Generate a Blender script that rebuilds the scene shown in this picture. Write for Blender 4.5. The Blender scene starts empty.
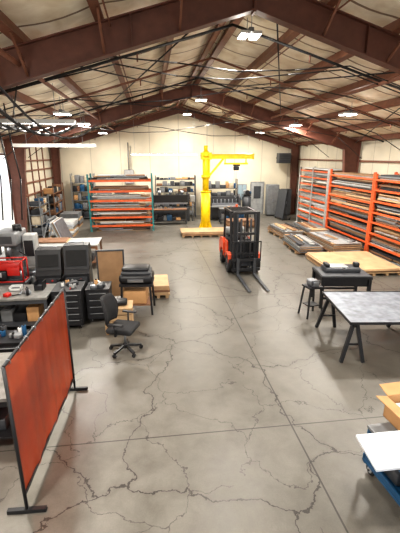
import bpy, bmesh, math, random
from mathutils import Vector, Matrix, Euler
random.seed(7)
R=random.random
def U(a,b): return a+(b-a)*random.random()
# ---------------------------------------------------------------- materials
MATS={}
def mat(name,col,rough=.6,metal=0.,var=.12,scale=6.,bump=0.,emit=0.,coat=0.):
    if name in MATS: return MATS[name]
    m=bpy.data.materials.new(name); m.use_nodes=True
    nt=m.node_tree; N=nt.nodes; L=nt.links; b=N['Principled BSDF']
    b.inputs['Roughness'].default_value=rough; b.inputs['Metallic'].default_value=metal
    b.inputs['Base Color'].default_value=(*col,1)
    if coat: b.inputs['Coat Weight'].default_value=coat
    if emit:
        b.inputs['Emission Color'].default_value=(*col,1); b.inputs['Emission Strength'].default_value=emit
    if var>0:
        tc=N.new('ShaderNodeTexCoord'); n=N.new('ShaderNodeTexNoise'); n.inputs['Scale'].default_value=scale; n.inputs['Detail'].default_value=5
        L.new(tc.outputs['Object'],n.inputs['Vector'])
        r=N.new('ShaderNodeValToRGB'); r.color_ramp.elements[0].position=.3; r.color_ramp.elements[1].position=.7
        lo=[max(0,c*(1-var*1.6)) for c in col]; hi=[min(1,c*(1+var)) for c in col]
        r.color_ramp.elements[0].color=(*lo,1); r.color_ramp.elements[1].color=(*hi,1)
        L.new(n.outputs['Fac'],r.inputs['Fac']); L.new(r.outputs['Color'],b.inputs['Base Color'])
        if bump:
            bp=N.new('ShaderNodeBump'); bp.inputs['Strength'].default_value=bump; bp.inputs['Distance'].default_value=.02
            L.new(n.outputs['Fac'],bp.inputs['Height']); L.new(bp.outputs['Normal'],b.inputs['Normal'])
    MATS[name]=m; return m
def lin(r,g,b):
    f=lambda c:(c/255/12.92) if c/255<=.04045 else ((c/255+.055)/1.055)**2.4
    return (f(r),f(g),f(b))
brown=mat('red_oxide_steel',lin(100,62,50),.5)
purl=mat('purlin_steel',lin(126,84,66),.5)
black=mat('black_metal',lin(32,32,35),.45)
rubber=mat('rubber',lin(24,24,25),.8)
dgrey=mat('dark_grey_paint',lin(62,64,68),.5)
grey=mat('grey_paint',lin(118,120,122),.45)
lgrey=mat('light_grey_paint',lin(160,161,160),.45)
white=mat('white_paint',lin(205,206,204),.5,var=.06)
steel=mat('bare_steel',lin(150,154,160),.35,.75)
orange=mat('rack_orange',lin(210,94,48),.5)
forange=mat('forklift_orange',lin(204,76,38),.4,coat=.2)
yellow=mat('crane_yellow',lin(240,205,20),.4)
teal=mat('rack_teal',lin(50,120,120),.5)
blue=mat('blue_paint',lin(32,78,114),.4)
red=mat('red_paint',lin(170,34,28),.4)
wood=mat('plywood',lin(184,154,118),.7,scale=3)
woodd=mat('brown_board',lin(122,88,64),.7,scale=3)
woodm=mat('mid_brown_board',lin(154,122,90),.7,scale=3)
cardb=mat('cardboard',lin(184,142,98),.8,var=.06)
foam=mat('white_foam',lin(216,220,226),.6,var=.03)
tan=mat('beige_paint',lin(190,176,152),.6)
fabric=mat('chair_fabric',lin(40,40,42),.9,scale=60,bump=.2)
ledm=mat('led_lens',(1,.98,.94),.4,var=0,emit=14)
glass=mat('window_glass',lin(150,170,180),.08,var=0)
alu=mat('aluminium_frame',lin(150,152,154),.35,.6)
bench_top=mat('worn_bench_top',lin(120,119,116),.5,scale=8,var=.2)
sheet=mat('galvanised_sheet',lin(134,140,150),.42,.3,var=.24,scale=6,bump=.15)

def floormat():
    m=bpy.data.materials.new('polished_concrete'); m.use_nodes=True
    nt=m.node_tree;N=nt.nodes;L=nt.links;b=N['Principled BSDF']
    tc=N.new('ShaderNodeTexCoord'); P=tc.outputs['Object']
    def noise(s,d=6,rough=.55,dist=0):
        n=N.new('ShaderNodeTexNoise'); n.inputs['Scale'].default_value=s;n.inputs['Detail'].default_value=d;n.inputs['Roughness'].default_value=rough;n.inputs['Distortion'].default_value=dist
        L.new(P,n.inputs['Vector']); return n
    def math_(op,a,bv=None,clamp=False):
        k=N.new('ShaderNodeMath');k.operation=op;k.use_clamp=clamp
        for i,v in enumerate((a,bv)):
            if v is None: continue
            if isinstance(v,(int,float)): k.inputs[i].default_value=v
            else: L.new(v,k.inputs[i])
        return k.outputs[0]
    def ramp(f,p0,c0,p1,c1):
        r=N.new('ShaderNodeValToRGB');e=r.color_ramp.elements;e[0].position=p0;e[1].position=p1;e[0].color=(*c0,1);e[1].color=(*c1,1)
        L.new(f,r.inputs['Fac']);return r.outputs['Color']
    def mix(f,a,bb,mode='MIX'):
        k=N.new('ShaderNodeMix');k.data_type='RGBA';k.blend_type=mode
        if isinstance(f,(int,float)): k.inputs[0].default_value=f
        else: L.new(f,k.inputs[0])
        L.new(a,k.inputs[6])
        if isinstance(bb,tuple): k.inputs[7].default_value=(*bb,1)
        else: L.new(bb,k.inputs[7])
        return k.outputs[2]
    n1=noise(.55,7,.6,.4); n2=noise(2.4,9,.66,.3); n3=noise(60,3,.6)
    c=ramp(n1.outputs['Fac'],.34,lin(88,84,77),.66,lin(114,110,103))
    c2=ramp(n2.outputs['Fac'],.32,lin(82,78,71),.7,lin(118,114,107))
    c=mix(.5,c,c2)
    c3=ramp(n3.outputs['Fac'],.3,(.8,.8,.8),.7,(1.08,1.08,1.08)); c=mix(.5,c,c3,'MULTIPLY')
    nd=noise(.8,8,.58)
    dv=N.new('ShaderNodeVectorMath');dv.operation='MULTIPLY_ADD';L.new(nd.outputs['Color'],dv.inputs[0]);dv.inputs[1].default_value=(1.5,1.5,0);L.new(P,dv.inputs[2])
    def vor(scale):
        v=N.new('ShaderNodeTexVoronoi');v.feature='DISTANCE_TO_EDGE';v.voronoi_dimensions='2D';v.inputs['Scale'].default_value=scale
        L.new(dv.outputs[0],v.inputs['Vector']);return v.outputs['Distance']
    def crack(scale,w,mscale,m0):
        k=math_('LESS_THAN',vor(scale),w)
        mk=noise(mscale,2); g=math_('GREATER_THAN',mk.outputs['Fac'],m0)
        return math_('MULTIPLY',k,g)
    cr=math_('MAXIMUM',crack(.38,.0042,.3,.2),math_('MULTIPLY',crack(.8,.005,.5,.4),.8))
    h=N.new('ShaderNodeMapRange');L.new(vor(.38),h.inputs[0]);h.inputs[1].default_value=0;h.inputs[2].default_value=.04;h.inputs[3].default_value=.16;h.inputs[4].default_value=0
    c=mix(h.outputs[0],c,lin(64,57,50))
    sx=N.new('ShaderNodeSeparateXYZ');L.new(P,sx.inputs[0])
    j=None
    for ax,pos,w in (('X',2.02,.012),('X',-3.4,.012),('X',7.4,.012),('Y',4.65,.01),('Y',10.2,.011),('Y',15.8,.012),('Y',21.4,.012),('Y',-.9,.012)):
        d=math_('ABSOLUTE',math_('SUBTRACT',sx.outputs[ax],pos)); k=math_('LESS_THAN',d,w)
        j=k if j is None else math_('MAXIMUM',j,k)
    c=mix(math_('MULTIPLY',cr,.85),c,lin(34,28,24))
    c=mix(math_('MULTIPLY',j,.8),c,lin(34,30,26))
    L.new(c,b.inputs['Base Color'])
    r=N.new('ShaderNodeMapRange');L.new(n2.outputs['Fac'],r.inputs[0]);r.inputs[1].default_value=.3;r.inputs[2].default_value=.7;r.inputs[3].default_value=.33;r.inputs[4].default_value=.48
    L.new(r.outputs[0],b.inputs['Roughness'])
    return m
def ceilmat():
    m=bpy.data.materials.new('roof_insulation');m.use_nodes=True
    nt=m.node_tree;N=nt.nodes;L=nt.links;b=N['Principled BSDF'];b.inputs['Roughness'].default_value=.65
    tc=N.new('ShaderNodeTexCoord')
    n=N.new('ShaderNodeTexNoise');n.inputs['Scale'].default_value=1.6;n.inputs['Detail'].default_value=6;n.inputs['Distortion'].default_value=.6;L.new(tc.outputs['Object'],n.inputs['Vector'])
    r=N.new('ShaderNodeValToRGB');r.color_ramp.elements[0].position=.3;r.color_ramp.elements[1].position=.65
    r.color_ramp.elements[0].color=(*lin(220,205,178),1);r.color_ramp.elements[1].color=(*lin(254,246,228),1);L.new(n.outputs['Fac'],r.inputs['Fac'])
    s=N.new('ShaderNodeSeparateXYZ');L.new(tc.outputs['Object'],s.inputs[0])
    mo=N.new('ShaderNodeMath');mo.operation='PINGPONG';mo.inputs[1].default_value=.62;L.new(s.outputs['Y'],mo.inputs[0])
    lt=N.new('ShaderNodeMath');lt.operation='LESS_THAN';lt.inputs[1].default_value=.035;L.new(mo.outputs[0],lt.inputs[0])
    mx=N.new('ShaderNodeMix');mx.data_type='RGBA';L.new(lt.outputs[0],mx.inputs[0]);L.new(r.outputs[0],mx.inputs[6]);mx.inputs[7].default_value=(*lin(140,118,96),1)
    L.new(mx.outputs[2],b.inputs['Base Color'])
    bp=N.new('ShaderNodeBump');bp.inputs['Strength'].default_value=.5;bp.inputs['Distance'].default_value=.06;L.new(n.outputs['Fac'],bp.inputs['Height']);L.new(bp.outputs[0],b.inputs['Normal'])
    return m
def wallmat(name,col,axis,period=.9):
    m=bpy.data.materials.new(name);m.use_nodes=True
    nt=m.node_tree;N=nt.nodes;L=nt.links;b=N['Principled BSDF'];b.inputs['Roughness'].default_value=.6
    tc=N.new('ShaderNodeTexCoord')
    n=N.new('ShaderNodeTexNoise');n.inputs['Scale'].default_value=.9;n.inputs['Detail'].default_value=5;L.new(tc.outputs['Object'],n.inputs['Vector'])
    r=N.new('ShaderNodeValToRGB');r.color_ramp.elements[0].position=.3;r.color_ramp.elements[1].position=.7
    r.color_ramp.elements[0].color=(*[c*.84 for c in col],1);r.color_ramp.elements[1].color=(*col,1);L.new(n.outputs['Fac'],r.inputs['Fac'])
    s=N.new('ShaderNodeSeparateXYZ');L.new(tc.outputs['Object'],s.inputs[0])
    mo=N.new('ShaderNodeMath');mo.operation='PINGPONG';mo.inputs[1].default_value=period;L.new(s.outputs[axis],mo.inputs[0])
    lt=N.new('ShaderNodeMath');lt.operation='LESS_THAN';lt.inputs[1].default_value=.02;L.new(mo.outputs[0],lt.inputs[0])
    mx=N.new('ShaderNodeMix');mx.data_type='RGBA';L.new(lt.outputs[0],mx.inputs[0]);L.new(r.outputs[0],mx.inputs[6]);mx.inputs[7].default_value=(*[c*.6 for c in col],1)
    L.new(mx.outputs[2],b.inputs['Base Color']);return m
def curtainmat():
    m=bpy.data.materials.new('welding_curtain_vinyl');m.use_nodes=True
    nt=m.node_tree;N=nt.nodes;L=nt.links;b=N['Principled BSDF']
    tc=N.new('ShaderNodeTexCoord');n=N.new('ShaderNodeTexNoise');n.inputs['Scale'].default_value=1.5;n.inputs['Detail'].default_value=3;L.new(tc.outputs['Object'],n.inputs['Vector'])
    r=N.new('ShaderNodeValToRGB');r.color_ramp.elements[0].position=.3;r.color_ramp.elements[1].position=.7
    r.color_ramp.elements[0].color=(*lin(142,54,31),1);r.color_ramp.elements[1].color=(*lin(176,72,42),1);L.new(n.outputs['Fac'],r.inputs['Fac']);L.new(r.outputs[0],b.inputs['Base Color'])
    b.inputs['Roughness'].default_value=.28
    bp=N.new('ShaderNodeBump');bp.inputs['Strength'].default_value=.2;bp.inputs['Distance'].default_value=.05;L.new(n.outputs['Fac'],bp.inputs['Height']);L.new(bp.outputs[0],b.inputs['Normal'])
    t=N.new('ShaderNodeBsdfTransparent');t.inputs[0].default_value=(.8,.2,.08,1)
    mx=N.new('ShaderNodeMixShader');mx.inputs[0].default_value=.26;L.new(b.outputs[0],mx.inputs[1]);L.new(t.outputs[0],mx.inputs[2])
    L.new(mx.outputs[0],N['Material Output'].inputs['Surface']);return m
FLOOR=floormat();CEIL=ceilmat();CURT=curtainmat()

# ---------------------------------------------------------------- builder
class B:
    def __init__(s,name,loc=(0,0,0),rz=0,parent=None):
        s.name=name;s.loc=loc;s.rz=rz;s.v=[];s.f=[];s.m=[];s.sm=[];s.mats=[];s.parent=parent
    def mi(s,m):
        if m not in s.mats: s.mats.append(m)
        return s.mats.index(m)
    def add(s,vs,fs,m,smooth=False):
        o=len(s.v);i=s.mi(m);s.v+= [tuple(v) for v in vs]
        for f in fs: s.f.append(tuple(o+k for k in f));s.m.append(i);s.sm.append(smooth)
    def b(s,x0,x1,y0,y1,z0,z1,m):
        vs=[(x,y,z) for x in(x0,x1) for y in(y0,y1) for z in(z0,z1)]
        s.add(vs,[(0,1,3,2),(4,6,7,5),(0,4,5,1),(2,3,7,6),(0,2,6,4),(1,5,7,3)],m)
    def rb(s,c,size,m,r=.03,seg=2,rot=(0,0,0)):
        bm=bmesh.new();bmesh.ops.create_cube(bm,size=1)
        for v in bm.verts: v.co=Vector((v.co.x*size[0],v.co.y*size[1],v.co.z*size[2]))
        r=min(r,min(size)*.49)
        bmesh.ops.bevel(bm,geom=list(bm.edges),offset=r,segments=seg,affect='EDGES',profile=.5)
        M=Matrix.Translation(c)@Euler(rot).to_matrix().to_4x4()
        bm.verts.index_update()
        s.add([M@v.co for v in bm.verts],[[v.index for v in f.verts] for f in bm.faces],m,True);bm.free()
    def bar(s,p0,p1,w,h,m,up=(0,0,1)):
        p0=Vector(p0);p1=Vector(p1);d=(p1-p0).normalized();u=Vector(up)
        if abs(d.dot(u))>.98:u=Vector((0,1,0))
        a=d.cross(u).normalized();u=a.cross(d).normalized()
        vs=[p+a*sx*w/2+u*sz*h/2 for p in(p0,p1) for sx in(-1,1) for sz in(-1,1)]
        s.add(vs,[(0,1,3,2),(4,6,7,5),(0,4,5,1),(2,3,7,6),(0,2,6,4),(1,5,7,3)],m)
    def cyl(s,p0,p1,r,m,n=14,r2=None):
        p0=Vector(p0);p1=Vector(p1);d=(p1-p0).normalized();u=Vector((0,0,1)) if abs(d.z)<.9 else Vector((1,0,0))
        a=d.cross(u).normalized();u=a.cross(d);r2=r if r2 is None else r2
        vs=[];
        for p,rr in((p0,r),(p1,r2)):
            for k in range(n):
                t=2*math.pi*k/n;vs.append(p+a*math.cos(t)*rr+u*math.sin(t)*rr)
        fs=[(k,(k+1)%n,n+(k+1)%n,n+k) for k in range(n)]
        s.add(vs,fs,m,True);o=len(s.v)-2*n;i=s.mi(m)
        s.f.append(tuple(o+k for k in range(n)));s.m.append(i);s.sm.append(False)
        s.f.append(tuple(o+n+k for k in reversed(range(n))));s.m.append(i);s.sm.append(False)
    def tube(s,pts,r,m,n=6):
        for a,b_ in zip(pts[:-1],pts[1:]): s.cyl(a,b_,r,m,n)
    def torus(s,c,R_,r,m,axis='Z',n=24,k=8):
        vs=[];fs=[]
        for i in range(n):
            a=2*math.pi*i/n
            for j in range(k):
                t=2*math.pi*j/k;q=R_+r*math.cos(t);p=(q*math.cos(a),q*math.sin(a),r*math.sin(t))
                if axis=='X':p=(p[2],p[0],p[1])
                if axis=='Y':p=(p[0],p[2],p[1])
                vs.append((c[0]+p[0],c[1]+p[1],c[2]+p[2]))
                fs.append((i*k+j,((i+1)%n)*k+j,((i+1)%n)*k+(j+1)%k,i*k+(j+1)%k))
        s.add(vs,fs,m,True)
    def prism(s,pts,axis,a0,a1,m):
        n=len(pts);vs=[]
        for a in(a0,a1):
            for p in pts:
                vs.append({'Y':(p[0],a,p[1]),'X':(a,p[0],p[1]),'Z':(p[0],p[1],a)}[axis])
        fs=[tuple(range(n)),tuple(reversed(range(n,2*n)))]+[(k,(k+1)%n,n+(k+1)%n,n+k) for k in range(n)]
        s.add(vs,fs,m)
    def wheel(s,c,r,w,hub=None,axis='X'):
        d=Vector((1,0,0)) if axis=='X' else Vector((0,1,0));c=Vector(c)
        s.cyl(c-d*w/2,c+d*w/2,r*.96,rubber,24);s.torus(c,r*.82,r*.18,rubber,axis)
        s.cyl(c-d*(w/2+.01),c+d*(w/2+.01),r*.55,hub or lgrey,16);s.cyl(c-d*(w/2+.03),c+d*(w/2+.03),r*.2,black,10)
    def done(s,bevel=0,scale=1):
        me=bpy.data.meshes.new(s.name);me.from_pydata([(a*scale,b_*scale,c*scale) for a,b_,c in s.v],[],s.f)
        for m in s.mats: me.materials.append(m)
        me.polygons.foreach_set('material_index',s.m);me.polygons.foreach_set('use_smooth',s.sm)
        bm=bmesh.new();bm.from_mesh(me);bmesh.ops.recalc_face_normals(bm,faces=bm.faces);bm.to_mesh(me);bm.free()
        o=bpy.data.objects.new(s.name,me);bpy.context.scene.collection.objects.link(o)
        o.location=s.loc;o.rotation_euler=(0,0,s.rz)
        if s.parent:o.parent=s.parent
        if bevel:
            md=o.modifiers.new('bevel','BEVEL');md.width=bevel;md.segments=2;md.limit_method='ANGLE';md.harden_normals=False
        return o
# ---------------------------------------------------------------- shell
XL,XR,YB,YF,RX=-6.3,10.2,26.,-3.,1.95
ZT,SL=7.0,.29
def zr(x): return ZT-SL*abs(x-RX)
o=B('floor');o.b(XL-.2,XR+.2,YF,YB+.2,-.15,0,FLOOR);o.done()
asph=mat('asphalt',lin(170,168,160),.9)
o=B('ground_outside');o.b(-40,XL-.2,-20,45,-.2,-.02,asph);o.b(XR+.2,40,-20,45,-.2,-.02,asph);o.b(XL-.2,XR+.2,-20,YF,-.2,-.02,asph);o.done()
o=B('ceiling')
NP=6;half=(XR-XL)/2
for sgn in(-1,1):
    xs=[RX+sgn*half*k/36*1.03 for k in range(37)]
    for k in range(36):
        xa,xb=xs[k],xs[k+1]
        def zz(x):
            ph=abs(x-RX)/(half/NP);return zr(x)+.24-.07*abs(math.sin(math.pi*ph))
        o.add([(xa,YF,zz(xa)),(xb,YF,zz(xb)),(xb,YB+.2,zz(xb)),(xa,YB+.2,zz(xa)),(xa,YF,zz(xa)+.12),(xb,YF,zz(xb)+.12),(xb,YB+.2,zz(xb)+.12),(xa,YB+.2,zz(xa)+.12)],
              [(0,1,2,3),(4,7,6,5),(0,4,5,1),(3,2,6,7),(0,3,7,4),(1,5,6,2)],CEIL)
o.done()
WB=wallmat('wall_panel_back',lin(216,207,186),'X',.95)
WS=wallmat('wall_panel_side',lin(218,210,190),'Y',.6)
o=B('wall_back')
o.prism([(XL-.2,0),(XR+.2,0),(XR+.2,zr(XR)+.2),(RX,ZT+.25),(XL-.2,zr(XL)+.2)],'Y',YB,YB+.2,WB)
o.done()
ze=zr(XL)+.2
DY0,DY1,DZ=13.0,19.2,4.1
o=B('wall_left');o.b(XL-.2,XL,YF,DY0,0,ze,WS);o.b(XL-.2,XL,DY1,YB,0,ze,WS);o.b(XL-.2,XL,DY0,DY1,DZ,ze,WS)
for z in(1.3,2.0,2.6,3.2,3.7):
    o.b(XL,XL+.1,DY1+.1,YB,z,z+.07,purl)
    if z not in(2.0,3.2): o.b(XL,XL+.1,YF,DY0-.1,z,z+.08,purl)
for y in(19.5,20.4,21.6,22.8,24): o.b(XL,XL+.06,y,y+.06,0,ze-.1,purl)
o.done()
o=B('wall_right');o.b(XR,XR+.2,YF,YB,0,ze,WS)
for z in(1.3,2.6,3.7): o.b(XR-.1,XR,YF,YB,z,z+.08,purl)
o.done()
o=B('door_1')
o.b(XL-.19,XL-.01,DY0+.01,DY0+.1,0,DZ-.01,brown);o.b(XL-.19,XL-.01,DY1-.08,DY1-.01,0,DZ-.01,brown);o.b(XL-.19,XL-.01,DY0+.1,DY1-.1,DZ-.1,DZ-.01,brown)
o.done()
o=B('door_2')
o.b(6.85,7.85,YB-.06,YB-.01,0,2.25,alu);o.b(6.93,7.77,YB-.09,YB-.05,.02,2.17,lgrey)
o.b(7.1,7.6,YB-.11,YB-.085,1.1,1.95,dgrey);o.cyl((7.02,YB-.16,1.0),(7.02,YB-.08,1.0),.03,steel);o.done()
o=B('window_1');o.b(5.95,6.6,YB-.06,YB-.01,1.0,2.1,alu);o.b(6.0,6.25,YB-.08,YB-.055,1.05,2.05,glass);o.b(6.3,6.55,YB-.08,YB-.055,1.05,2.05,glass);o.done()
roof=bpy.data.objects.new('roof_structure',None);bpy.context.scene.collection.objects.link(roof)
def frame(y,deep=.5,knee=.8):
    o=B('steel_portal_frame',parent=roof)
    for sg,xw in((-1,XL+.12),(1,XR-.12)):
        xi=xw-sg*knee; xb=xw-sg*.35
        zk=zr(xi)-knee*.75
        o.prism([(xw,0),(xw,zr(xw)),(xi,zr(xi)),(xi,zk),(xb,0)],'Y',y-.015,y+.015,brown)
        o.prism([(xi,zr(xi)),(RX,ZT),(RX,ZT-deep),(xi,zk)],'Y',y-.015,y+.015,brown)
        o.bar((xb,y,0),(xi,y,zk),.22,.025,brown,up=(sg,0,0));o.bar((xw-sg*.012,y,0),(xw-sg*.012,y,zr(xw)),.22,.025,brown,up=(sg,0,0))
        o.bar((xi,y,zk),(RX,y,ZT-deep),.22,.025,brown);o.bar((xw,y,zr(xw)-.012),(RX,y,ZT-.012),.22,.025,brown)
        for k in(.35,.7):
            xx=xi+(RX-xi)*k;zt=zr(xx);zb=zk+(ZT-deep-zk)*k;o.b(xx-.01,xx+.01,y-.1,y+.1,zb,zt,brown)
    o.b(RX-.02,RX+.02,y-.12,y+.12,ZT-deep-.05,ZT,brown)
    o.done()
for y in(-2.4,7.6,17.9): frame(y)
frame(25.7,.4,.5)
o=B('roof_purlins',parent=roof)
for sg in(-1,1):
    for k in range(0,NP+1):
        x=RX+sg*(half*k/NP*.975+(.12 if k==0 else 0));z=zr(x)
        n=Vector((sg*SL,0,1)).normalized()
        o.bar((x,YF,z+.1),(x,YB-.02,z+.1),.03,.2,purl,up=n)
        o.bar((x+sg*.05,YF,z+.0),(x+sg*.05,YB-.02,z+.0),.14,.015,purl,up=n)
o.done()
o=B('roof_bracing_rods',parent=roof)
for ya,yb in((7.6,17.9),(17.9,25.7)):
    for sg in(-1,1):
        for xa,xb in((.4,4.1),(4.1,7.9)):
            p=[(RX+sg*xa,ya),(RX+sg*xb,yb)],[(RX+sg*xb,ya),(RX+sg*xa,yb)]
            for a,b_ in p: o.cyl((a[0],a[1],zr(a[0])-.12),(b_[0],b_[1],zr(b_[0])-.12),.018,black,6)
for y in(7.6,17.9,25.7):
    for sg in(-1,1):
        for k in range(1,6):
            x=RX+sg*half*k/NP*.975
            o.bar((x,y+.7,zr(x)),(x,y,zr(x)-.5),.04,.04,purl)
            if y<25:o.bar((x,y-.7,zr(x)),(x,y,zr(x)-.5),.04,.04,purl)
o.done()
o=B('sprinkler_pipes',parent=roof)
for y in(9.4,12.4,15.4,20.5,23.3):
    for sg,xe in((-1,XL+.5),(1,XR-.5)):
        o.cyl((RX,y,ZT-.2),(xe,y,zr(xe)-.2),.03,black if y in(9.4,15.4) else purl,8)
for x in(-2.2,5.6):
    o.cyl((x,YF+.3,zr(x)-.28),(x,YB-.3,zr(x)-.28),.045,purl,8)
for y in (9.4,12.4,15.4,20.5,23.3):
    for x in(-4.5,-.2,3.8,8): o.cyl((x,y,zr(x)-.2),(x,y,zr(x)-.38),.02,purl,6)
o.done()
o=B('electrical_conduits',parent=roof)
for y,z in((8.6,5.6),(9.0,5.5),(10.6,5.15),(11.8,5.4),(13.6,5.0),(16.6,4.75),(20,4.8)):
    pts=[(XL+.4,y,z-.9)]
    for k in range(1,12):
        x=XL+.4+(XR-XL-.8)*k/12; pts.append((x,y+.5*k/12,min(z+.4-.25*math.sin(k*.9+y),zr(x)-.3)))
    pts.append((XR-.4,y+.5,z-.9));o.tube(pts,.015,black,5)
for i,x in enumerate((-4.7,-4.5,-4.3,-4.1,-3.85,-3.5,-3.1,-2.7)):
    pts=[]
    for k in range(13):
        t=k/12;pts.append((x+(.1+.16*i)*t,6.4+5.2*t,5.7-.9*t-(.25+.08*i)*math.sin(math.pi*t)));
    o.tube(pts,.024 if i%2 else .04,black,6)
for i in range(4):
    x=-4.4+.25*i;o.tube([(x,10.9,zr(x)-.1),(x+.05,10.9,5.0-.2*i),(x+.2,10.8,3.4),(x+.1,10.8,2.3)],.018,black,6)
for x in(-.6,3.4): o.tube([(x,YF+.3,zr(x)-.1),(x,YB-.3,zr(x)-.1)],.015,purl,5)
o.done()
# ---------------------------------------------------------------- lights
def area(x,y,z,sx,sy,p,col=(1,.95,.87)):
    l=bpy.data.lights.new('lamp','AREA');l.shape='RECTANGLE';l.size=sx;l.size_y=sy;l.energy=p;l.color=col
    ob=bpy.data.objects.new('lamp',l);ob.location=(x,y,z);bpy.context.scene.collection.objects.link(ob);return ob
def highbay(x,y,z,p=250):
    o=B('high_bay_light')
    for dx in(-.13,.13):
        o.b(x+dx-.1,x+dx+.1,y-.22,y+.22,z,z+.06,white);o.b(x+dx-.085,x+dx+.085,y-.2,y+.2,z-.012,z,ledm)
    o.b(x-.05,x+.05,y-.22,y+.22,z+.04,z+.12,grey)
    for yy in(-.2,.2):o.cyl((x,y+yy,z+.1),(x,y+yy,zr(x)),.008,steel,5)
    ob=o.done();l=area(x,y,z-.03,.42,.4,p);l.parent=ob;l.name='lamp'
    # added point light below the fixture, only there to brighten the ceiling
    pl=bpy.data.lights.new('ceiling_fill','POINT');pl.energy=22;pl.shadow_soft_size=.12;pl.color=(1,.93,.82)
    po=bpy.data.objects.new('ceiling_fill',pl);po.location=(x,y,z-.25);bpy.context.scene.collection.objects.link(po);po.parent=ob
highbay(2.25,2.2,6.25,200);highbay(2.25,9.1,6.5);highbay(2.25,17.2,6.25);highbay(2.25,23.5,6.3)
for y in(2,8.4,12.7,17.4,23.2): highbay(6.6,y,5.3)
for y in(2,5.5,12.7,16.6,23): highbay(-2.6,y,5.2)
def strip(x0,x1,y,z,p=60):
    o=B('led_strip_light');o.b(x0,x1,y-.06,y+.06,z,z+.07,white);o.b(x0+.02,x1-.02,y-.045,y+.045,z-.02,z,ledm)
    for x in(x0+.2,x1-.2):o.cyl((x,y,z+.05),(x,y,zr(x)),.006,steel,5)
    ob=o.done();l=area((x0+x1)/2,y,z-.04,x1-x0,.1,p);l.parent=ob
strip(-1.1,2.9,23.9,4.05);strip(3.7,6.3,23.9,4.05)
def shoplight(x,y,z,n=3):
    o=B('fluorescent_shop_light')
    for k in range(n):
        xx=x+k*.95;o.prism([(y-.2,z-.02),(y-.12,z+.09),(y+.12,z+.09),(y+.2,z-.02),(y+.1,z+.05),(y-.1,z+.05)],'X',xx,xx+.9,white)
        for d in(-.06,.06):o.cyl((xx+.04,y+d,z+.015),(xx+.86,y+d,z+.015),.018,ledm,8)
        o.cyl((xx+.45,y,z+.09),(xx+.45,y,zr(xx)),.007,steel,5)
    o.done()
shoplight(-4.6,10.2,4.75,3);shoplight(-4.7,14.4,4.3,3)

# ---------------------------------------------------------------- welding screen
def screen():
    a=math.atan2(2.38,.1);o=B('welding_screen',(-1.57,3.62,0),a)
    L_=2.38;H=1.92
    for x in(0,L_):
        o.cyl((x,0,.03),(x,0,H),.02,black,10)
        o.bar((x,-.22,.03),(x,.22,.03),.05,.05,black)
        for s in(-1,1): o.cyl((x-.02,s*.2,.025),(x+.02,s*.2,.025),.025,rubber,8)
    for z in(H,.25): o.cyl((0,0,z),(L_,0,z),.018,black,8)
    n=60;vs=[];fs=[]
    for k in range(n+1):
        x=.03+(L_-.06)*k/n;w=.010*math.sin(k*.35)+.005*math.sin(k*.9)
        for z,q in((.22,1),(.8,.9),(1.4,.6),(H-.01,.25)): vs.append((x,w*q,z))
    for k in range(n):
        for j in range(3): fs.append((k*4+j,(k+1)*4+j,(k+1)*4+j+1,k*4+j+1))
    o.add(vs,fs,CURT,True)
    for k in range(9): o.torus((.12+k*.267,0,H-.01),.028,.005,steel,'X',10,5)
    o.done()
screen()
# ---------------------------------------------------------------- office chair
def chair(name,x,y,rz):
    o=B(name,(x,y,0),rz)
    for k in range(5):
        a=2*math.pi*k/5+.3;c,s=math.cos(a),math.sin(a)
        o.bar((c*.03,s*.03,.13),(c*.3,s*.3,.085),.05,.035,black)
        o.wheel((c*.3,s*.3,.034),.034,.045,black,'X' if abs(s)>.6 else 'Y')
        o.cyl((c*.3,s*.3,.05),(c*.3,s*.3,.09),.012,black,6)
    o.cyl((0,0,.08),(0,0,.17),.045,black);o.cyl((0,0,.15),(0,0,.42),.025,steel)
    o.rb((0,.0,.42),(.25,.25,.04),black,.01)
    o.rb((0,.02,.49),(.5,.5,.1),fabric,.045,4)
    o.bar((0,.2,.42),(0,.33,.5),.07,.02,black);o.bar((0,.33,.48),(0,.33,.8),.07,.02,black,up=(0,1,0))
    n=10;vs=[];fs=[]
    for i in range(n+1):
        t=i/n*2-1
        for j in range(n+1):
            q=j/n;w=.24*(1-.25*abs(q*2-1)**3)
            xx=t*w;yy=.3-.07*t*t+.07*q*q-.03*math.sin(q*math.pi);zz=.58+.5*q
            vs.append((xx,yy,zz))
    m=len(vs);vs+= [(a,b_+.05,c) for a,b_,c in vs]
    for i in range(n):
        for j in range(n):
            q=(i*(n+1)+j,(i+1)*(n+1)+j,(i+1)*(n+1)+j+1,i*(n+1)+j+1);fs.append(q);fs.append(tuple(m+k for k in reversed(q)))
    for k in range(n):
        for a,b_ in((k,k+1),(n*(n+1)+k,n*(n+1)+k+1),(k*(n+1),(k+1)*(n+1)),(k*(n+1)+n,(k+1)*(n+1)+n)): fs.append((a,b_,m+b_,m+a))
    o.add(vs,fs,fabric,True)
    for s in(-1,1):
        o.tube([(s*.2,.05,.44),(s*.3,.05,.45),(s*.31,.05,.66)],.018,black,8);o.rb((s*.31,.02,.68),(.07,.28,.035),black,.015)
    o.done(scale=1.12)
chair('office_chair',-.66,7.3,math.radians(70))
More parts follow.
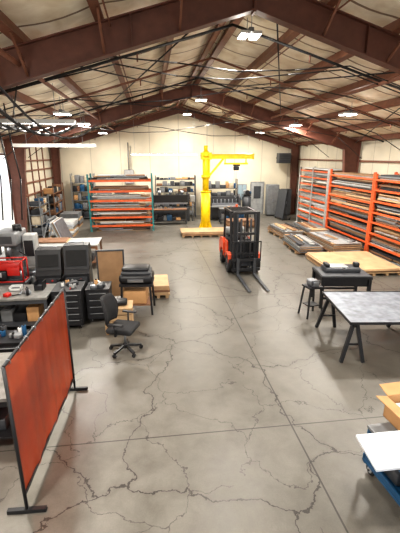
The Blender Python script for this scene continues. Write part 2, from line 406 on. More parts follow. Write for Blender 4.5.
# ---------------------------------------------------------------- forklift
def forklift():
    o=B('forklift',(3.15,12.05,0),0)
    for s in(-1,1):
        o.prism([(-1.65,.03),(-1.65,.045),(-.1,.085),(.0,.085),(.0,.62),(.045,.62),(.045,.04),(-.1,.03)],'X',s*.29-.05,s*.29+.05,dgrey)
        o.bar((s*.40,.2,.08),(s*.40,.2,2.2),.09,.14,black,up=(0,1,0));o.bar((s*.31,.19,.1),(s*.31,.19,2.12),.05,.1,dgrey,up=(0,1,0))
        o.cyl((s*.17,.22,.1),(s*.17,.22,1.95),.035,dgrey,10)
        o.tube([(s*.06,.16,.5),(s*.06,.16,1.9)],.018,black,6)
        o.wheel((s*.47,.55,.32),.32,.2,dgrey);o.wheel((s*.46,1.85,.26),.26,.17,dgrey)
        o.bar((s*.45,.45,.75),(s*.43,.72,2.12),.07,.07,black);o.bar((s*.43,1.85,1.0),(s*.43,1.7,2.12),.07,.07,black)
        o.bar((s*.43,.7,2.12),(s*.43,1.75,2.12),.06,.07,black)
        o.prism([(.3,.4),(.35,.68),(.55,.74),(.85,.68),(.95,.42),(.85,.55),(.55,.68),(.4,.6)],'X',s*.36 if s>0 else -.58,.58 if s>0 else -.36,forange)
        o.bar((s*.3,.3,.5),(s*.38,.22,1.0),.04,.04,black)
        o.rb((s*.28,.33,1.15),(.12,.08,.1),lgrey,.02)
    for z in(.15,.75,1.45,2.15): o.b(-.42,.42,.15,.27,z-.04,z+.04,black)
    for z in(.22,.55): o.b(-.5,.5,.045,.1,z-.05,z+.05,black)
    for x in(-.5,-.3,-.1,.1,.3,.5): o.b(x-.018,x+.018,.05,.08,.5,1.2,black)
    o.b(-.515,.515,.05,.08,1.17,1.21,black)
    o.prism([(.35,.25),(.35,.62),(.75,.66),(.95,.5),(1.15,.5),(1.2,.98),(1.85,1.02),(2.2,.98),(2.34,.8),(2.34,.35),(2.15,.22)],'X',-.4,.4,dgrey)
    o.prism([(1.55,.35),(1.55,.85),(1.75,1.0),(2.15,.97),(2.38,.78),(2.38,.38),(2.2,.3),(2.14,.3),(2.12,.48),(1.97,.6),(1.73,.6),(1.58,.48)],'X',-.53,.53,forange)
    o.b(-.5,.5,.9,1.52,.3,.46,black)
    for s in(-1,1): o.b(min(s*.41,s*.47),max(s*.41,s*.47),1.15,1.6,.5,.98,forange)
    o.b(-.41,.41,1.22,1.7,.985,1.03,black)
    o.rb((0,1.4,1.08),(.48,.48,.12),rubber,.04);o.rb((0,1.66,1.35),(.46,.12,.5),rubber,.05,rot=(-.12,0,0))
    o.prism([(.4,.62),(.42,1.1),(.55,1.15),(.6,.62)],'X',-.38,.38,black)
    o.cyl((0,.6,1.05),(0,.82,1.2),.025,black);o.torus((0,.86,1.23),.16,.016,black,'Z')
    for k in range(7): 
        yy=.72+k*.165;o.b(-.43,.43,yy,yy+.03,2.1,2.14,black)
    o.b(-.46,.46,.66,.74,2.08,2.15,black);o.b(-.46,.46,1.7,1.78,2.08,2.15,black)
    o.cyl((-.36,2.02,1.2),(.36,2.02,1.2),.16,lgrey,18);o.b(-.25,.25,1.95,2.1,1.0,1.06,black)
    o.cyl((0,1.75,2.15),(0,1.75,2.25),.05,orange,10)
    o.done(.006)
forklift()
# ---------------------------------------------------------------- jib crane
def crane():
    o=B('jib_crane',(2.95,20.6,0))
    o.cyl((0,0,0),(0,0,.04),.5,yellow,24)
    for k in range(8):
        a=k*math.pi/4;c,s=math.cos(a),math.sin(a);o.bar((c*.32,s*.32,.04),(c*.2,s*.2,.45),.02,.12,yellow)
    o.cyl((0,0,.04),(0,0,2.1),.26,yellow,24);o.cyl((0,0,2.1),(0,0,4.2),.17,yellow,24);o.cyl((0,0,4.2),(0,0,4.5),.1,yellow,18)
    o.cyl((0,0,2.08),(0,0,2.14),.29,yellow,24)
    for z in(2.9,4.0): o.cyl((0,0,z-.08),(0,0,z+.08),.24,yellow,24)
    L_=2.6
    z=3.95
    o.b(.2,L_,-.012,.012,z-.12,z+.12,yellow);o.b(.2,L_,-.08,.08,z+.1,z+.125,yellow);o.b(.2,L_,-.08,.08,z-.125,z-.1,yellow)
    o.b(-.26,.3,-.18,.18,z-.16,z+.2,yellow)
    o.bar((.2,0,2.95),(.95,0,z-.12),.09,.1,yellow)
    o.b(.15,.22,-.1,.1,2.8,z,yellow)
    o.b(L_-.03,L_+.02,-.1,.1,z-.15,z+.15,yellow)
    o.b(1.0,L_-.3,-.06,.06,z-.42,z-.33,yellow)
    for x in(1.05,L_-.4): o.b(x-.03,x+.03,-.02,.02,z-.35,z-.12,yellow)
    o.b(1.5,1.85,-.12,.12,z-.5,z-.42,black);o.rb((1.67,0,z-.62),(.3,.2,.22),black,.04);o.tube([(1.67,0,z-.7),(1.67,0,1.9)],.012,steel);o.torus((1.67,0,1.84),.06,.016,steel,'Y')
    o.done()
crane()
def stack(name,x0,x1,y0,y1,layers,rz=0,z=0,pal=True):
    cx,cy=(x0+x1)/2,(y0+y1)/2;w,d=(x1-x0)/2,(y1-y0)/2
    o=B(name,(cx,cy,z),rz);z=0
    if pal:
        n=max(2,int(2*w/.45))
        for k in range(n+1):
            x=-w+.05+(2*w-.1)*k/n;o.b(x-.045,x+.045,-d,d,z,z+.09,wood)
        z+=.09
    for m,t in layers:
        ox,oy=U(-.05,.05),U(-.05,.05);o.b(-w+ox,w+ox,-d+oy,d+oy,z,z+t,m);z+=t
    o.done();return z
stack('plywood_sheet_stack',1.5,3.9,18.6,19.8,[(woodm,.05),(woodd,.03),(wood,.04),(woodm,.03),(wood,.03)])
def loose(name,x,y,rz,w,l,base,h=1):
    o=B(name,(x,y,0),rz);z=0
    for yy in(-l*.35,0,l*.35): o.b(-w/2,w/2,yy-.045,yy+.045,0,.09,wood)
    z=.09
    for k in range(4*h):
        q=U(.75,1);o.b(-w/2*q,w/2*q,-l/2+U(0,.1),l/2-U(0,.3),z,z+.025,base[k%len(base)]);z+=.026
    x0=-w/2+.05
    while x0<w/2-.15:
        ww=U(.06,.25);zz=z
        for j in range(random.choice([1,1,2,3])):
            o.b(x0,x0+ww-.015,-l/2+U(.05,l*.3),l/2-U(.05,l*.4),zz,zz+.03,random.choice([steel,woodm,lgrey,dgrey,wood,woodd,grey]));zz+=.031
        x0+=ww+random.choice([0,0,.1])
    o.done()
loose('sheet_metal_stack',6.85,18.6,.05,1.2,2.3,[steel,woodm,lgrey],3);loose('sheet_metal_stack',8.15,18.4,-.04,1.1,2.5,[grey,wood],4)
loose('sheet_metal_stack',6.55,15.6,-.06,1.1,2.5,[woodm,lgrey,steel],3);loose('sheet_metal_stack',8.0,15.6,.03,1.4,2.7,[lgrey,woodd,wood],4)
stack('plywood_sheet_stack',6.1,8.6,11.5,14.0,[(wood,.03),(woodm,.03),(woodd,.03),(wood,.03),(wood,.03)],rz=-.03)
# ---------------------------------------------------------------- racks
def rack_side(y0,y1,postm,levels,x0=9.0,x1=9.9,h=3.35,beam=orange,pale=False):
    e=bpy.data.objects.new('storage_rack',None);bpy.context.scene.collection.objects.link(e)
    o=B('rack_frame',parent=e)
    for y in(y0,y1):
        for x in(x0,x1): o.b(x-.045,x+.045,y-.045,y+.045,0,h,postm);o.b(x-.08,x+.08,y-.08,y+.08,0,.012,postm)
        n=6
        for k in range(n):
            za=.15+(h-.3)*k/n;zb=.15+(h-.3)*(k+1)/n
            a,b_=(x0,x1) if k%2 else(x1,x0);o.bar((a,y,za),(b_,y,zb),.03,.03,postm);
    if pale:
        for y in(y0+.08,y0+1.95,y1-.1): o.b(x0-.08,x0-.03,y-.04,y+.04,0,h,postm)
    for i,z in enumerate(levels):
        for x in(x0-.03,x1+.03): o.b(x-.025,x+.025,y0+.04,y1-.04,z-.075,z,beam)
        for k in range(4):
            y=y0+.3+(y1-y0-.6)*k/3;o.b(x0-.01,x1+.01,y-.03,y+.03,z-.04,z-.002,dgrey)
    o.done()
    s=B('stored_profiles',parent=e)
    lv=[0.0]+list(levels)
    pal=[woodd,woodm,dgrey,black,grey,lgrey,woodd,dgrey,steel,woodm,wood,lgrey,woodd]
    if pale: pal=[lgrey,white,grey,steel,woodm,white,dgrey,lgrey,tan]
    for i,z in enumerate(lv):
        top=(lv[i+1]-.1) if i+1<len(lv) else z+.2
        fill=z+(top-z)*U(.55,.95)
        zz=z+.002
        while zz<fill-.02:
            t=min(U(.02,.07),fill-zz)
            a=U(0,.15);b_=U(0,.2)
            cuts=[y0+.07+a,y1-.07-b_] if R()<.5 else [y0+.07+a,(y0+y1)/2+U(-.6,.6),y1-.07-b_]
            for p,q in zip(cuts[:-1],cuts[1:]):
                x=x0-.02+U(0,.12) if R()<.8 else x0+.2
                s.b(x,x1-.06-U(0,.1),p,q-.03,zz,zz+t,random.choice(pal))
            zz+=t+.002
    s.done()
rack_side(18.5,22.4,lgrey,[.45,.85,1.25,1.65,2.05,2.45,2.85,3.2],pale=True)
rack_side(14.55,18.38,orange,[.5,.95,1.35,1.75,2.15,2.6,3.1])
rack_side(10.6,14.43,orange,[.5,.95,1.4,1.8,2.25,2.7,3.1],h=3.3)
def rack_back():
    e=bpy.data.objects.new('pallet_rack',None);bpy.context.scene.collection.objects.link(e)
    o=B('rack_frame',parent=e);y0,y1=20.8,21.9;h=3.05;X0,X1=-3.3,.05
    for x in(X0,X1):
        for y in(y0,y1): o.b(x-.045,x+.045,y-.04,y+.04,0,h,teal);o.b(x-.08,x+.08,y-.08,y+.08,0,.012,teal)
        for k in range(5):
            za=.15+.55*k;a,b_=(y0,y1) if k%2 else(y1,y0);o.bar((x,a,za),(x,b_,za+.55),.03,.03,teal)
    lv=[.35,.8,1.25,1.7,2.2,2.75]
    for z in lv:
        for y in(y0-.04,y1+.04): o.b(X0+.04,X1-.04,y-.025,y+.025,z-.1,z,orange)
        for k in range(5):
            x=X0+.4+(X1-X0-.8)*k/4;o.b(x-.04,x+.04,y0-.01,y1+.01,z-.04,z-.002,steel)
    o.done()
    s=B('stored_sheets',parent=e)
    for i,z in enumerate([0]+lv):
        zz=z+.002;lim=z+(U(.14,.3) if i else .18)
        while zz<lim:
            t=U(.02,.05);m=random.choice([woodm,woodd,lgrey,lgrey,steel,dgrey,grey,white,black])
            x=X0+.1+U(0,.5)
            if R()<.5: s.b(x,X1-.1-U(0,.7),y0+.0+U(0,.05),y1-.05-U(0,.1),zz,zz+t,m)
            else:
                c=x+U(.8,1.8);s.b(x,c,y0+U(0,.05),y1-.1,zz,zz+t,m);s.b(c+.05,X1-.1-U(0,.3),y0+U(0,.05),y1-.1,zz,zz+t,random.choice([woodd,grey,woodm,black]))
            zz+=t+.002
    s.done()
rack_back()
# ---------------------------------------------------------------- right tables
def trestle_table():
    o=B('sheet_on_sawhorses',(3.74,6.22,0),math.radians(-7))
    W,D,h=2.3,1.7,.9
    o.b(0,W,0,D,h-.03,h,sheet);o.b(-.01,W+.01,-.015,.0,h-.045,h+.012,black);o.b(-.01,W+.01,D,D+.015,h-.045,h+.012,black)
    o.b(-.015,0,-.01,D+.01,h-.045,h+.012,black)
    for x in(.16,1.9):
        o.b(x-.04,x+.04,.05,D-.05,h-.13,h-.035,black)
        for y in(.16,D-.12):
            for s in(-1,1): o.bar((x+s*.03,y,h-.06),(x+s*(.24 if s<0 else .2),y+(.1 if y>1 else -.1),.0),.065,.065,black,up=(0,1,0))
            o.bar((x-.15,y,.35),(x+.15,y,.35),.03,.04,black)
    o.done(.003)
trestle_table()
def mtable():
    o=B('grinding_workbench',(5.15,9.35,0),math.radians(-8))
    W,D,h=1.35,.95,.92
    o.b(-W/2,W/2,-D/2,D/2,h-.09,h-.02,black)
    o.b(-W/2+.02,W/2-.02,-D/2+.02,D/2-.02,h-.02,h,dgrey)
    for x in(-1,1):
        for y in(-1,1): o.b(x*(W/2-.05)-.04,x*(W/2-.05)+.04,y*(D/2-.05)-.04,y*(D/2-.05)+.04,0,h-.09,black)
    o.b(-W/2+.05,W/2-.05,-D/2+.04,-D/2+.08,.25,.31,black);o.b(-W/2+.05,W/2-.05,D/2-.08,D/2-.04,.25,.31,black)
    o.b(-W/2+.08,W/2-.08,-D/2+.06,D/2-.06,h-.3,h-.1,black)
    o.rb((.0,.1,h+.06),(.95,.5,.12),dgrey,.03);o.rb((-.1,.1,h+.13),(.5,.36,.04),lgrey,.01);o.rb((.42,.1,h+.17),(.14,.2,.14),black,.03)
    o.rb((-.4,.1,h+.17),(.12,.3,.1),black,.03);o.cyl((0,-.15,h+.12),(0,-.3,h+.2),.02,steel)
    o.done(.004)
mtable()
o=B('tool_stand',(4.0,8.6,0),.2)
o.b(-.2,.2,-.18,.18,.78,.82,black)
for s in(-1,1):
    for t in(-1,1): o.bar((s*.15,t*.14,.78),(s*.22,t*.2,0),.035,.035,black)
o.b(-.16,.16,-.14,.14,.3,.32,black);o.rb((0,0,.9),(.2,.3,.16),steel,.03);o.rb((0,-.12,.93),(.24,.05,.12),dgrey,.01)
o.done()
o=B('utility_cart',(7.1,8.6,0),.1)
for z in(.2,.5,.85): o.b(-.45,.45,-.3,.3,z,z+.03,grey)
for s in(-1,1):
    for t in(-1,1): o.b(s*.43-.02,s*.43+.02,t*.28-.02,t*.28+.02,.1,.95,grey);o.wheel((s*.4,t*.25,.06),.06,.04,black)
o.rb((-.1,0,.97),(.45,.35,.18),cardb,.01);o.rb((0,0,.62),(.6,.4,.18),blue,.02);o.done()
# ---------------------------------------------------------------- foreground right cart
def cart():
    o=B('parts_cart',(3.17,3.15,0),math.radians(4))
    hx,hy=.5,.6
    o.b(-hx,hx,-hy,hy,.16,.2,blue);o.b(-hx,hx,-hy,hy,.66,.70,grey)
    for s in(-1,1):
        for t in(-1,1):
            o.b(s*(hx-.025)-.02,s*(hx-.025)+.02,t*(hy-.03)-.02,t*(hy-.03)+.02,.14,.69,blue)
            o.wheel((s*(hx-.08),t*(hy-.1),.075),.075,.05,lgrey)
        o.b(s*(hx-.02)-.015,s*(hx-.02)+.015,-hy,hy,.2,.27,blue)
    o.b(-hx,hx,-hy,-hy+.02,.2,.27,blue);o.b(-hx,hx,hy-.02,hy,.2,.27,blue)
    o.rb((-.2,-.25,.32),(.4,.45,.2),black,.03);o.rb((-.2,.28,.3),(.42,.4,.18),dgrey,.03);o.rb((.25,.1,.34),(.3,.8,.22),cardb,.01)
    for k in range(5): o.cyl((-.4+k*.1,-.45,.25),(-.38+k*.1,.1,.45),.02,random.choice([steel,black,blue]),8)
    o.done(.004)
    c=B('cardboard_box',(3.17,3.35,.702),math.radians(4))
    z=0;hh=.3
    c.b(-.2,.45,.05,.52,z,z+.012,cardb);c.b(-.2,.45,.05,.062,z,z+hh,cardb);c.b(-.2,.45,.508,.52,z,z+hh,cardb);c.b(-.2,-.188,.05,.52,z,z+hh,cardb);c.b(.438,.45,.05,.52,z,z+hh,cardb)
    c.bar((-.2,.28,z+hh),(-.36,.28,z+hh+.03),.46,.01,cardb);c.bar((.13,.515,z+hh),(.13,.7,z+hh+.05),.62,.01,cardb)
    c.b(-.15,.4,.1,.48,.012,.2,foam)
    c.done()
    f=B('foam_sheet',(3.15,3.25,.702),math.radians(-6))
    f.b(-.35,.4,-.42,-.1,0,.25,cardb)
    f.prism([(-.92,.22),(-.4,.27),(.45,.29),(.45,.26),(-.4,.25),(-.92,.19)],'Y',-.52,-.02,foam)
    f.done()
cart()
# ---------------------------------------------------------------- left workbenches & machines
PALC=[black,dgrey,blue,lgrey,cardb,red,black,steel,grey,dgrey,white]
def clutter(o,x0,x1,y0,y1,z,n):
    for k in range(n):
        x=U(x0,x1);y=U(y0,y1);m=random.choice(PALC);q=R()
        if q<.4: o.rb((x,y,z+.04),(U(.08,.22),U(.06,.18),.08),m,.012,rot=(0,0,U(0,3)))
        elif q<.65: h=U(.08,.2);r=U(.025,.05);o.cyl((x,y,z),(x,y,z+h),r,m,12);o.cyl((x,y,z+h),(x,y,z+h+.03),r*.5,black,8)
        else:
            a=U(0,3);l=U(.06,.14);o.cyl((x-l*math.cos(a),y-l*math.sin(a),z+.015),(x+l*math.cos(a),y+l*math.sin(a),z+.015),.013,random.choice([steel,black,red]),6);o.rb((x+l*math.cos(a),y+l*math.sin(a),z+.02),(.05,.05,.035),steel,.01)
def bench(name,x0,x1,y0,y1,h,top,legm=dgrey,shelf=True,rz=0,cl=0):
    cx,cy=(x0+x1)/2,(y0+y1)/2;w,d=(x1-x0)/2,(y1-y0)/2
    o=B(name,(cx,cy,0),rz)
    o.b(-w,w,-d,d,h-.05,h,top)
    for s in(-1,1):
        for t in(-1,1): o.b(s*(w-.05)-.035,s*(w-.05)+.035,t*(d-.05)-.035,t*(d-.05)+.035,0,h-.05,legm)
    o.b(-w+.05,w-.05,-d+.03,-d+.07,h-.15,h-.05,legm);o.b(-w+.05,w-.05,d-.07,d-.03,h-.15,h-.05,legm)
    if shelf:
        o.b(-w+.05,w-.05,-d+.05,d-.05,.2,.23,legm)
        x=-w+.1
        while x<w-.4:
            ww=U(.2,.4);hh=U(.15,.4);o.rb((x+ww/2,U(-.1,.1),.23+hh/2),(ww-.03,d*1.2,hh),random.choice([black,dgrey,blue,grey,cardb,black]),.015);x+=ww
    if cl: clutter(o,-w+.15,w-.15,-d+.1,d-.1,h,cl)
    o.done(.003)
bench('steel_workbench',-5.2,-2.45,8.35,9.35,.9,bench_top)
o=B('hand_tools',(0,0,.902));clutter(o,-5.05,-2.6,8.48,8.68,0,16);o.done()
def chest(name,x,y,w,d,h,m,n,rz=0):
    o=B(name,(x,y,0),rz)
    o.b(-w/2,w/2,-d/2,d/2,.1,h,m);o.b(-w/2-.01,w/2+.01,-d/2-.01,d/2+.01,h,h+.03,black)
    for k in range(n):
        z=.13+(h-.16)*k/n;hh=(h-.16)/n-.02;o.b(-w/2+.03,w/2-.03,-d/2-.018,-d/2,z,z+hh,m);o.b(-w/2+.08,w/2-.08,-d/2-.04,-d/2-.018,z+hh-.03,z+hh-.018,grey)
    clutter(o,-w/2+.14,w/2-.14,-d/2+.14,d/2-.14,h+.03,9)
    for s in(-1,1):
        for t in(-1,1): o.wheel((s*(w/2-.08),t*(d/2-.08),.05),.05,.035,lgrey)
    o.done(.004)
chest('tool_chest',-2.05,8.85,.66,.7,.95,black,5)
chest('tool_chest',-1.39,9.12,.56,.6,.85,black,4)
def machine_black(x,y):
    o=B('welding_power_source',(x,y,0),.03)
    for s,H in((-1,1.62),(1,1.72)):
        cx=s*.36
        o.prism([(-.37,.1),(-.37,1.0),(-.25,1.12),(-.12,H),(.25,H),(.37,H-.15),(.37,.1)],'X',cx-.32,cx+.32,black)
        o.prism([(-.262,1.2),(-.155,H-.12),(-.165,H-.12),(-.275,1.2)],'X',cx-.26,cx+.26,rubber)
        o.b(cx-.26,cx+.26,-.385,-.37,.2,.92,dgrey)
        for k in range(6): o.b(cx-.2,cx+.2,-.4,-.385,.3+k*.08,.33+k*.08,black)
        o.cyl((cx-.12,-.4,.85),(cx-.12,-.37,.85),.03,lgrey);o.cyl((cx+.1,-.4,.85),(cx+.1,-.37,.85),.025,red)
        for t in(-1,1):
            for q in(-.2,.2): o.wheel((cx+q,t*.27,.055),.055,.04,grey)
        o.tube([(cx-.2,0,H-.02),(cx-.2,0,H+.06),(cx+.2,0,H+.06),(cx+.2,0,H-.02)],.015,steel)
    pts=[(-.05+.1*math.cos(k*.7),-.42-.02*(k%2),1.0-.05*abs(math.sin(k*.7))-.02*k) for k in range(14)]
    o.tube(pts,.018,black);o.torus((.45,-.43,.7),.16,.022,black,'Y');o.torus((-.4,-.43,.65),.14,.022,red,'Y')
    o.done(.01)
machine_black(-2.4,10.12)
def lathe(x,y):
    o=B('milling_machine',(x,y,0),0)
    o.rb((0,0,.4),(1.2,.9,.8),grey,.04);o.rb((0,0,.85),(1.3,.6,.12),steel,.02)
    o.rb((0,.25,1.3),(.5,.4,1.0),grey,.05);o.rb((0,-.02,1.85),(.6,.96,.36),grey,.06,3);o.cyl((0,-.3,1.35),(0,-.3,1.7),.09,steel);o.cyl((0,-.3,1.15),(0,-.3,1.35),.03,steel)
    o.cyl((.3,-.35,1.5),(.5,-.42,1.4),.015,black);o.cyl((-.65,0,.85),(-.7,0,.85),.12,black);o.cyl((.2,.0,2.0),(.2,0,2.18),.12,black)
    o.rb((-.5,.1,1.5),(.3,.2,.4),lgrey,.03);o.b(-.62,-.38,-.01,0,1.4,1.62,black);o.b(-.2,.2,-.51,-.5,1.75,1.95,dgrey)
    o.rb((.48,.1,1.45),(.32,.4,.9),lgrey,.03);o.b(.36,.6,-.11,-.1,1.3,1.75,black)
    o.done()
lathe(-3.9,10.75)
o=B('parts_washer_cabinet',(-5.25,10.2,0))
o.rb((0,0,.75),(.9,.8,1.5),grey,.04);o.b(-.35,.35,-.42,-.4,.9,1.35,dgrey);o.b(-.35,.35,-.42,-.4,.2,.8,dgrey);o.b(.25,.3,-.45,-.42,.45,.6,black);o.rb((0,0,1.58),(.5,.4,.16),black,.03);o.done()
o=B('bench_vise',(-3.9,8.98,.903));o.cyl((0,0,0),(0,0,.06),.11,red);o.rb((0,.02,.14),(.16,.22,.14),red,.03);o.b(-.1,.1,-.13,-.07,.1,.26,red);o.b(-.1,.1,-.03,.01,.1,.26,red);o.b(-.09,.09,-.08,-.06,.18,.25,steel);o.cyl((0,-.22,.13),(0,-.1,.13),.02,steel);o.cyl((-.12,-.2,.13),(.12,-.2,.13),.01,steel);o.done()
o=B('portable_generator',(-3.72,9.75,0));
o.b(-.5,.5,-.22,.22,.85,.9,dgrey)
for s in(-1,1):
    for t in(-1,1): o.b(s*.45-.025,s*.45+.025,t*.18-.025,t*.18+.025,0,.85,dgrey)
z=.9
for s in(-1,1):
    o.tube([(s*.42,-.2,z+.02),(s*.42,-.2,z+.55),(s*.42,.2,z+.55),(s*.42,.2,z+.02),(s*.42,-.2,z+.02)],.02,red)
for t in(-.2,.2): o.cyl((-.42,t,z+.55),(.42,t,z+.55),.02,red);o.cyl((-.42,t,z+.02),(.42,t,z+.02),.02,red)
o.rb((0,0,z+.4),(.7,.34,.2),red,.04);o.rb((-.2,0,z+.16),(.4,.3,.26),black,.03);o.cyl((.02,0,z+.16),(.38,0,z+.16),.12,steel);o.rb((.2,-.19,z+.28),(.3,.05,.2),red,.01);o.rb((-.2,-.17,z+.2),(.2,.05,.12),lgrey,.01);o.done()
for x,y,sx,sy,sz,m in((-4.75,9.0,.35,.3,.16,grey),(-4.35,9.0,.2,.3,.1,blue),(-3.3,8.98,.26,.2,.1,white),(-2.75,9.0,.2,.3,.2,black)):
    o=B('parts_bin',(x,y,.903));o.b(-sx/2,sx/2,-sy/2,sy/2,0,.01,m);o.b(-sx/2,-sx/2+.012,-sy/2,sy/2,0,sz,m);o.b(sx/2-.012,sx/2,-sy/2,sy/2,0,sz,m);o.b(-sx/2,sx/2,sy/2-.012,sy/2,0,sz,m);o.b(-sx/2,sx/2,-sy/2,-sy/2+.012,0,sz*.6,m);o.b(-sx/2+.02,sx/2-.02,-sy/2+.02,sy/2-.02,.01,sz*.4,dgrey);o.done()
o=B('plywood_divider',(-1.2,10.35,0));o.b(-.34,.34,-.02,.02,.12,1.45,woodm);o.b(-.38,-.34,-.03,.03,0,1.48,dgrey);o.b(.34,.38,-.03,.03,0,1.48,dgrey);o.b(-.38,.38,-.03,.03,1.45,1.49,dgrey)
for s in(-1,1):o.b(s*.36-.03,s*.36+.03,-.25,.25,0,.04,dgrey)
o.done()
def plotter(x,y):
    o=B('bench_saw_on_stand',(x,y,0),-.1)
    o.b(-.42,.42,-.34,.34,.78,.84,black)
    for s in(-1,1):
        for t in(-1,1): o.bar((s*.36,t*.29,.78),(s*.4,t*.32,0),.05,.05,black)
    o.b(-.36,.36,-.3,.3,.25,.28,woodd);o.rb((-.05,0,.45),(.6,.5,.34),cardb,.02)
    o.rb((0,0,.96),(.86,.64,.22),black,.08,3);o.rb((0,.02,1.1),(.76,.54,.08),dgrey,.03);o.b(-.2,.2,-.335,-.32,.9,.98,steel);o.rb((-.02,.05,1.18),(.7,.46,.1),black,.045)
    o.done()
plotter(-.45,9.5)
o=B('wooden_crate',(-.85,8.34,0),.0)
for z in(.05,.2,.35,.5): 
    for t in(-.24,.24): o.b(-.3,.3,t-.012,t+.012,z,z+.12,wood)
    for t in(-.3,.3): o.b(t-.012,t+.012,-.24,.24,z,z+.12,wood)
for s in(-1,1):
    for t in(-1,1): o.b(s*.27-.03,s*.27+.03,t*.21-.03,t*.21+.03,0,.63,woodm)
o.b(-.32,.32,-.26,.26,.63,.65,wood);o.rb((.05,0,.72),(.3,.25,.12),black,.04);o.done()
stack('wooden_pallet',-.2,.4,10.3,11.4,[(wood,.04),(wood,.06),(woodd,.05),(wood,.12)])
bench('white_workbench',-4.6,-2.0,13.6,14.9,.9,lgrey,legm=woodd)
stack('boards_on_bench',-4.3,-3.2,14.0,14.8,[(wood,.03),(woodd,.03)],z=.902,pal=False)
bench('welding_table',-3.6,-1.95,4.6,5.9,.88,bench_top,legm=black,cl=8)
chest('tool_chest',-2.6,6.6,.9,.5,.8,black,4)
bench('steel_workbench',-4.8,-3.3,6.4,7.4,.9,bench_top,cl=8)
def shelf(name,x0,x1,y0,y1,h,levels,postm):
    e=bpy.data.objects.new(name,None);bpy.context.scene.collection.objects.link(e)
    o=B('frame',parent=e)
    for x in(x0,x1):
        for y in(y0,y1): o.b(x-.025,x+.025,y-.025,y+.025,0,h,postm)
    for z in levels: o.b(x0,x1,y0,y1,z-.03,z,postm)
    o.done()
    s=B('contents',parent=e)
    lv=list(levels)+[h]
    for i,z in enumerate(levels):
        hh=lv[i+1]-z-.08 if lv[i+1]-z>.15 else .25
        along_x=(x1-x0)>(y1-y0)
        p=(x0 if along_x else y0)+.05;e1=(x1 if along_x else y1)-.05
        while p<e1-.1:
            w=min(U(.15,.4),e1-p);H=U(.4,1)*hh;m=random.choice([black,cardb,grey,grey,dgrey,dgrey,tan,grey,black,woodd,blue,black])
            if along_x: s.rb((p+w/2,(y0+y1)/2,z+H/2),(w-.03,(y1-y0)*.8,H),m,.015)
            else: s.rb(((x0+x1)/2,p+w/2,z+H/2),((x1-x0)*.8,w-.03,H),m,.015)
            p+=w
    s.done()
shelf('storage_shelf',-6.05,-5.5,19.5,21.2,2.0,[.15,.65,1.15,1.6],grey)
shelf('storage_shelf',-5.0,-3.6,25.0,25.5,2.9,[.15,.7,1.25,1.8,2.35],grey)
shelf('storage_shelf',-6.0,-5.4,22.0,24.5,2.4,[.15,.8,1.4,1.95],woodd)
def aframe(x,y):
    o=B('sheet_a_frame_rack',(x,y,0))
    for yy in(-.6,.6):
        o.bar((-.45,yy,.05),(0,yy,1.3),.06,.06,grey);o.bar((.45,yy,.05),(0,yy,1.3),.06,.06,grey);o.b(-.5,.75,yy-.04,yy+.04,0,.06,grey)
    o.b(-.03,.03,-.6,.6,1.26,1.32,grey)
    for k,m in enumerate((white,lgrey,woodm,foam,steel)):
        q=.05*k;o.prism([(.5+q,.06),(.52+q,.06),(.1+q,1.2),(.08+q,1.2)],'Y',-.8,.8,m)
    o.done()
aframe(-4.5,17.6)
stack('pallet_of_sheets',-5.2,-4.0,19.6,20.8,[(lgrey,.1),(white,.1),(wood,.1),(lgrey,.12),(foam,.1),(white,.15)])
stack('pallet_of_sheets',-5.2,-4.2,22.2,23.4,[(woodd,.1),(grey,.2),(wood,.1),(grey,.3)])
# ---------------------------------------------------------------- back machines
shelf('storage_shelf',.3,2.9,25.0,25.45,2.75,[.2,.75,1.25,1.7,2.1,2.5],dgrey)
def press(x,y):
    o=B('press_brake',(x,y,0))
    for s in(-1,1): o.prism([(-.4,0),(.7,0),(.7,1.7),(-.45,1.7),(-.45,1.25),(.1,1.15),(.1,.95),(-.4,.85)],'X',s*1.1-.06,s*1.1+.06,dgrey)
    o.b(-1.05,1.05,-.35,-.25,.1,.8,dgrey);o.b(-1.05,1.05,-.42,-.3,1.2,1.65,black);o.b(-1.1,1.1,-.36,-.26,.8,.87,steel);o.b(-1.05,1.05,-.38,-.34,1.08,1.2,steel)
    o.rb((1.35,-.3,1.4),(.3,.2,.4),lgrey,.03);o.cyl((1.35,-.3,0),(1.35,-.3,1.25),.04,grey)
    for s in(-1,0,1): o.cyl((s*.7,-.1,1.65),(s*.7,-.1,1.9),.1,steel)
    o.done()
press(1.2,23.9)
def shear(x,y,m):
    o=B('guillotine_shear',(x,y,0))
    for s in(-1,1): o.prism([(-.5,0),(.5,0),(.5,1.4),(.1,1.6),(-.3,1.4),(-.35,.9),(-.5,.85)],'X',s*.95-.07,s*.95+.07,m)
    o.b(-.9,.9,-.7,.3,.82,.9,grey);o.b(-.9,.9,-.1,.1,1.0,1.45,m);o.b(-.85,.85,-.3,-.2,.1,.8,dgrey);o.b(-.9,.9,-.2,-.12,.92,1.05,steel)
    for k in range(7): o.cyl((-.75+k*.25,-.16,1.05),(-.75+k*.25,-.16,1.3),.03,steel,8)
    o.done()
shear(4.7,24.2,dgrey)
shelf('storage_shelf',3.6,5.7,25.05,25.45,2.5,[.2,.8,1.4,1.9],black)
bench('steel_workbench',-.1,2.1,22.5,23.1,.9,woodd,cl=10)
bench('steel_workbench',4.1,5.9,22.4,23.0,.9,grey,cl=8)
stack('plywood_sheet_stack',4.3,5.9,20.8,21.7,[(woodd,.1),(woodm,.15),(woodd,.1)])
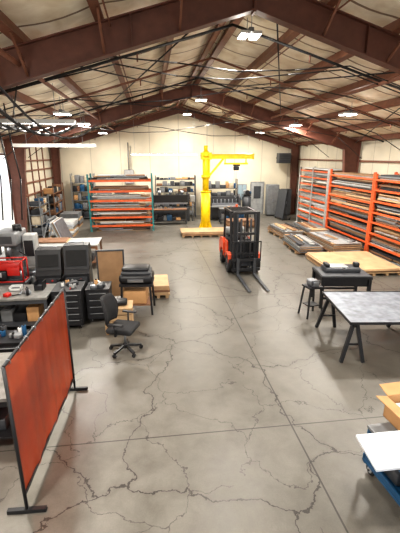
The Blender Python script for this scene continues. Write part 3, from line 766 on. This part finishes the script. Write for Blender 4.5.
def cab(name,x,y,w,d,h,m):
    o=B(name,(x,y,0));o.rb((0,0,h/2+.03),(w,d,h-.06),m,.02);o.b(-w/2+.03,-.01,-d/2-.015,-d/2,.1,h-.06,m);o.b(.01,w/2-.03,-d/2-.015,-d/2,.1,h-.06,m);o.b(-.05,-.03,-d/2-.04,-d/2-.015,h*.45,h*.55,steel);o.b(.03,.05,-d/2-.04,-d/2-.015,h*.45,h*.55,steel);o.b(-w/2+.05,w/2-.05,-d/2+.05,d/2-.05,0,.03,black);o.done()
cab('electrical_cabinet',8.25,25.3,.8,.5,2.1,grey);cab('electrical_cabinet',9.2,25.2,.6,.5,1.8,dgrey)
cab('storage_cabinet',-3.0,25.2,.9,.5,2.0,grey);cab('storage_cabinet',-1.9,25.2,.9,.5,2.0,dgrey);cab('storage_cabinet',-.8,25.2,.8,.5,1.7,tan)
def comp(x,y):
    o=B('air_compressor',(x,y,0))
    o.cyl((0,0,.25),(0,0,1.35),.3,dgrey,20);o.cyl((0,0,1.35),(0,0,1.47),.3,dgrey,20,r2=.15)
    for k in range(3):
        a=k*2.1;o.bar((.26*math.cos(a),.26*math.sin(a),.3),(.3*math.cos(a),.3*math.sin(a),0),.05,.03,black)
    o.b(-.25,.25,-.2,.2,1.45,1.5,black);o.rb((-.1,0,1.65),(.24,.24,.3),grey,.04);o.cyl((.08,0,1.62),(.28,0,1.62),.1,blue,14);o.cyl((.0,-.22,1.65),(0,-.18,1.65),.16,black,18)
    o.done()
comp(6.3,24.7)
def gas(x,y):
    o=B('gas_cylinder_rack',(x,y,0));o.b(-.75,.75,-.2,.25,0,.03,dgrey)
    for k in range(5):
        xx=-.56+k*.28;m=[grey,dgrey,teal,grey,woodd][k];o.cyl((xx,0,.03),(xx,0,1.3),.115,m,14);o.cyl((xx,0,1.3),(xx,0,1.42),.115,m,14,r2=.04);o.cyl((xx,0,1.42),(xx,0,1.52),.035,steel,8)
    for z in(.5,1.1): o.b(-.75,.75,-.14,-.12,z,z+.04,black)
    for s in(-1,1): o.b(s*.74-.02,s*.74+.02,.2,.24,0,1.5,black);o.b(s*.74-.02,s*.74+.02,-.14,.22,1.1,1.14,black)
    o.done()
gas(-1.6,23.6)
o=B('panel_trolley',(8.45,23.6,0),.15)
o.b(-.3,.3,-.6,.6,.12,.17,dgrey)
for s in(-1,1):
    for t in(-1,1): o.wheel((s*.24,t*.5,.06),.06,.04,grey)
    o.bar((0,s*.55,.17),(0,s*.55,1.8),.05,.05,dgrey)
o.b(-.025,.025,-.6,.6,1.76,1.82,dgrey);o.b(-.025,.025,-.6,.6,.9,.95,dgrey)
for k,m in enumerate((dgrey,black,dgrey)): o.prism([(-.28+.03*k,.17),(-.26+.03*k,.17),(-.06+.012*k,1.9-.1*k),(-.075+.012*k,1.9-.1*k)],'Y',-.58,.5,m)
o.done()
o=B('unit_heater',(8.9,25.3,3.5));o.b(-.4,.4,-.3,.25,0,.65,dgrey)
for k in range(5): o.b(-.35,.35,-.33,-.3,.06+k*.11,.1+k*.11,black)
o.b(-.3,-.26,.25,.68,.3,.36,black);o.b(.26,.3,.25,.68,.3,.36,black);o.done()
o=B('electrical_panel',(-1.4,25.86,1.2));o.b(-.3,.3,-.1,.1,1.0,1.9,grey);o.b(-.27,.27,-.12,-.1,1.03,1.87,lgrey);o.cyl((0,0,1.9),(0,0,3.6),.03,steel,8);o.cyl((.15,0,1.9),(.15,0,3.4),.02,steel,8);o.done()
# ---------------------------------------------------------------- world, sun, camera
w=bpy.data.worlds.new('sky');bpy.context.scene.world=w;w.use_nodes=True
bg=w.node_tree.nodes['Background'];bg.inputs[0].default_value=(.95,.97,1,1);bg.inputs[1].default_value=1.5
sl=bpy.data.lights.new('sun','SUN');sl.energy=5;sl.angle=.02;so=bpy.data.objects.new('sun',sl)
so.rotation_euler=Vector((.5,.05,-.87)).to_track_quat('-Z','Y').to_euler();so.location=(-15,16,20);bpy.context.scene.collection.objects.link(so)
s=bpy.context.scene
try:
    s.view_settings.view_transform='Standard'
    s.view_settings.look='Medium High Contrast'
except Exception as ex: print(ex)
cd=bpy.data.cameras.new('camera');cd.sensor_fit='VERTICAL';cd.sensor_height=36;cd.lens=25.33;cd.clip_end=200
c=bpy.data.objects.new('camera',cd);c.location=(0,0,4);c.rotation_euler=(math.radians(73.5),0,math.radians(-7.3));s.collection.objects.link(c);s.camera=c
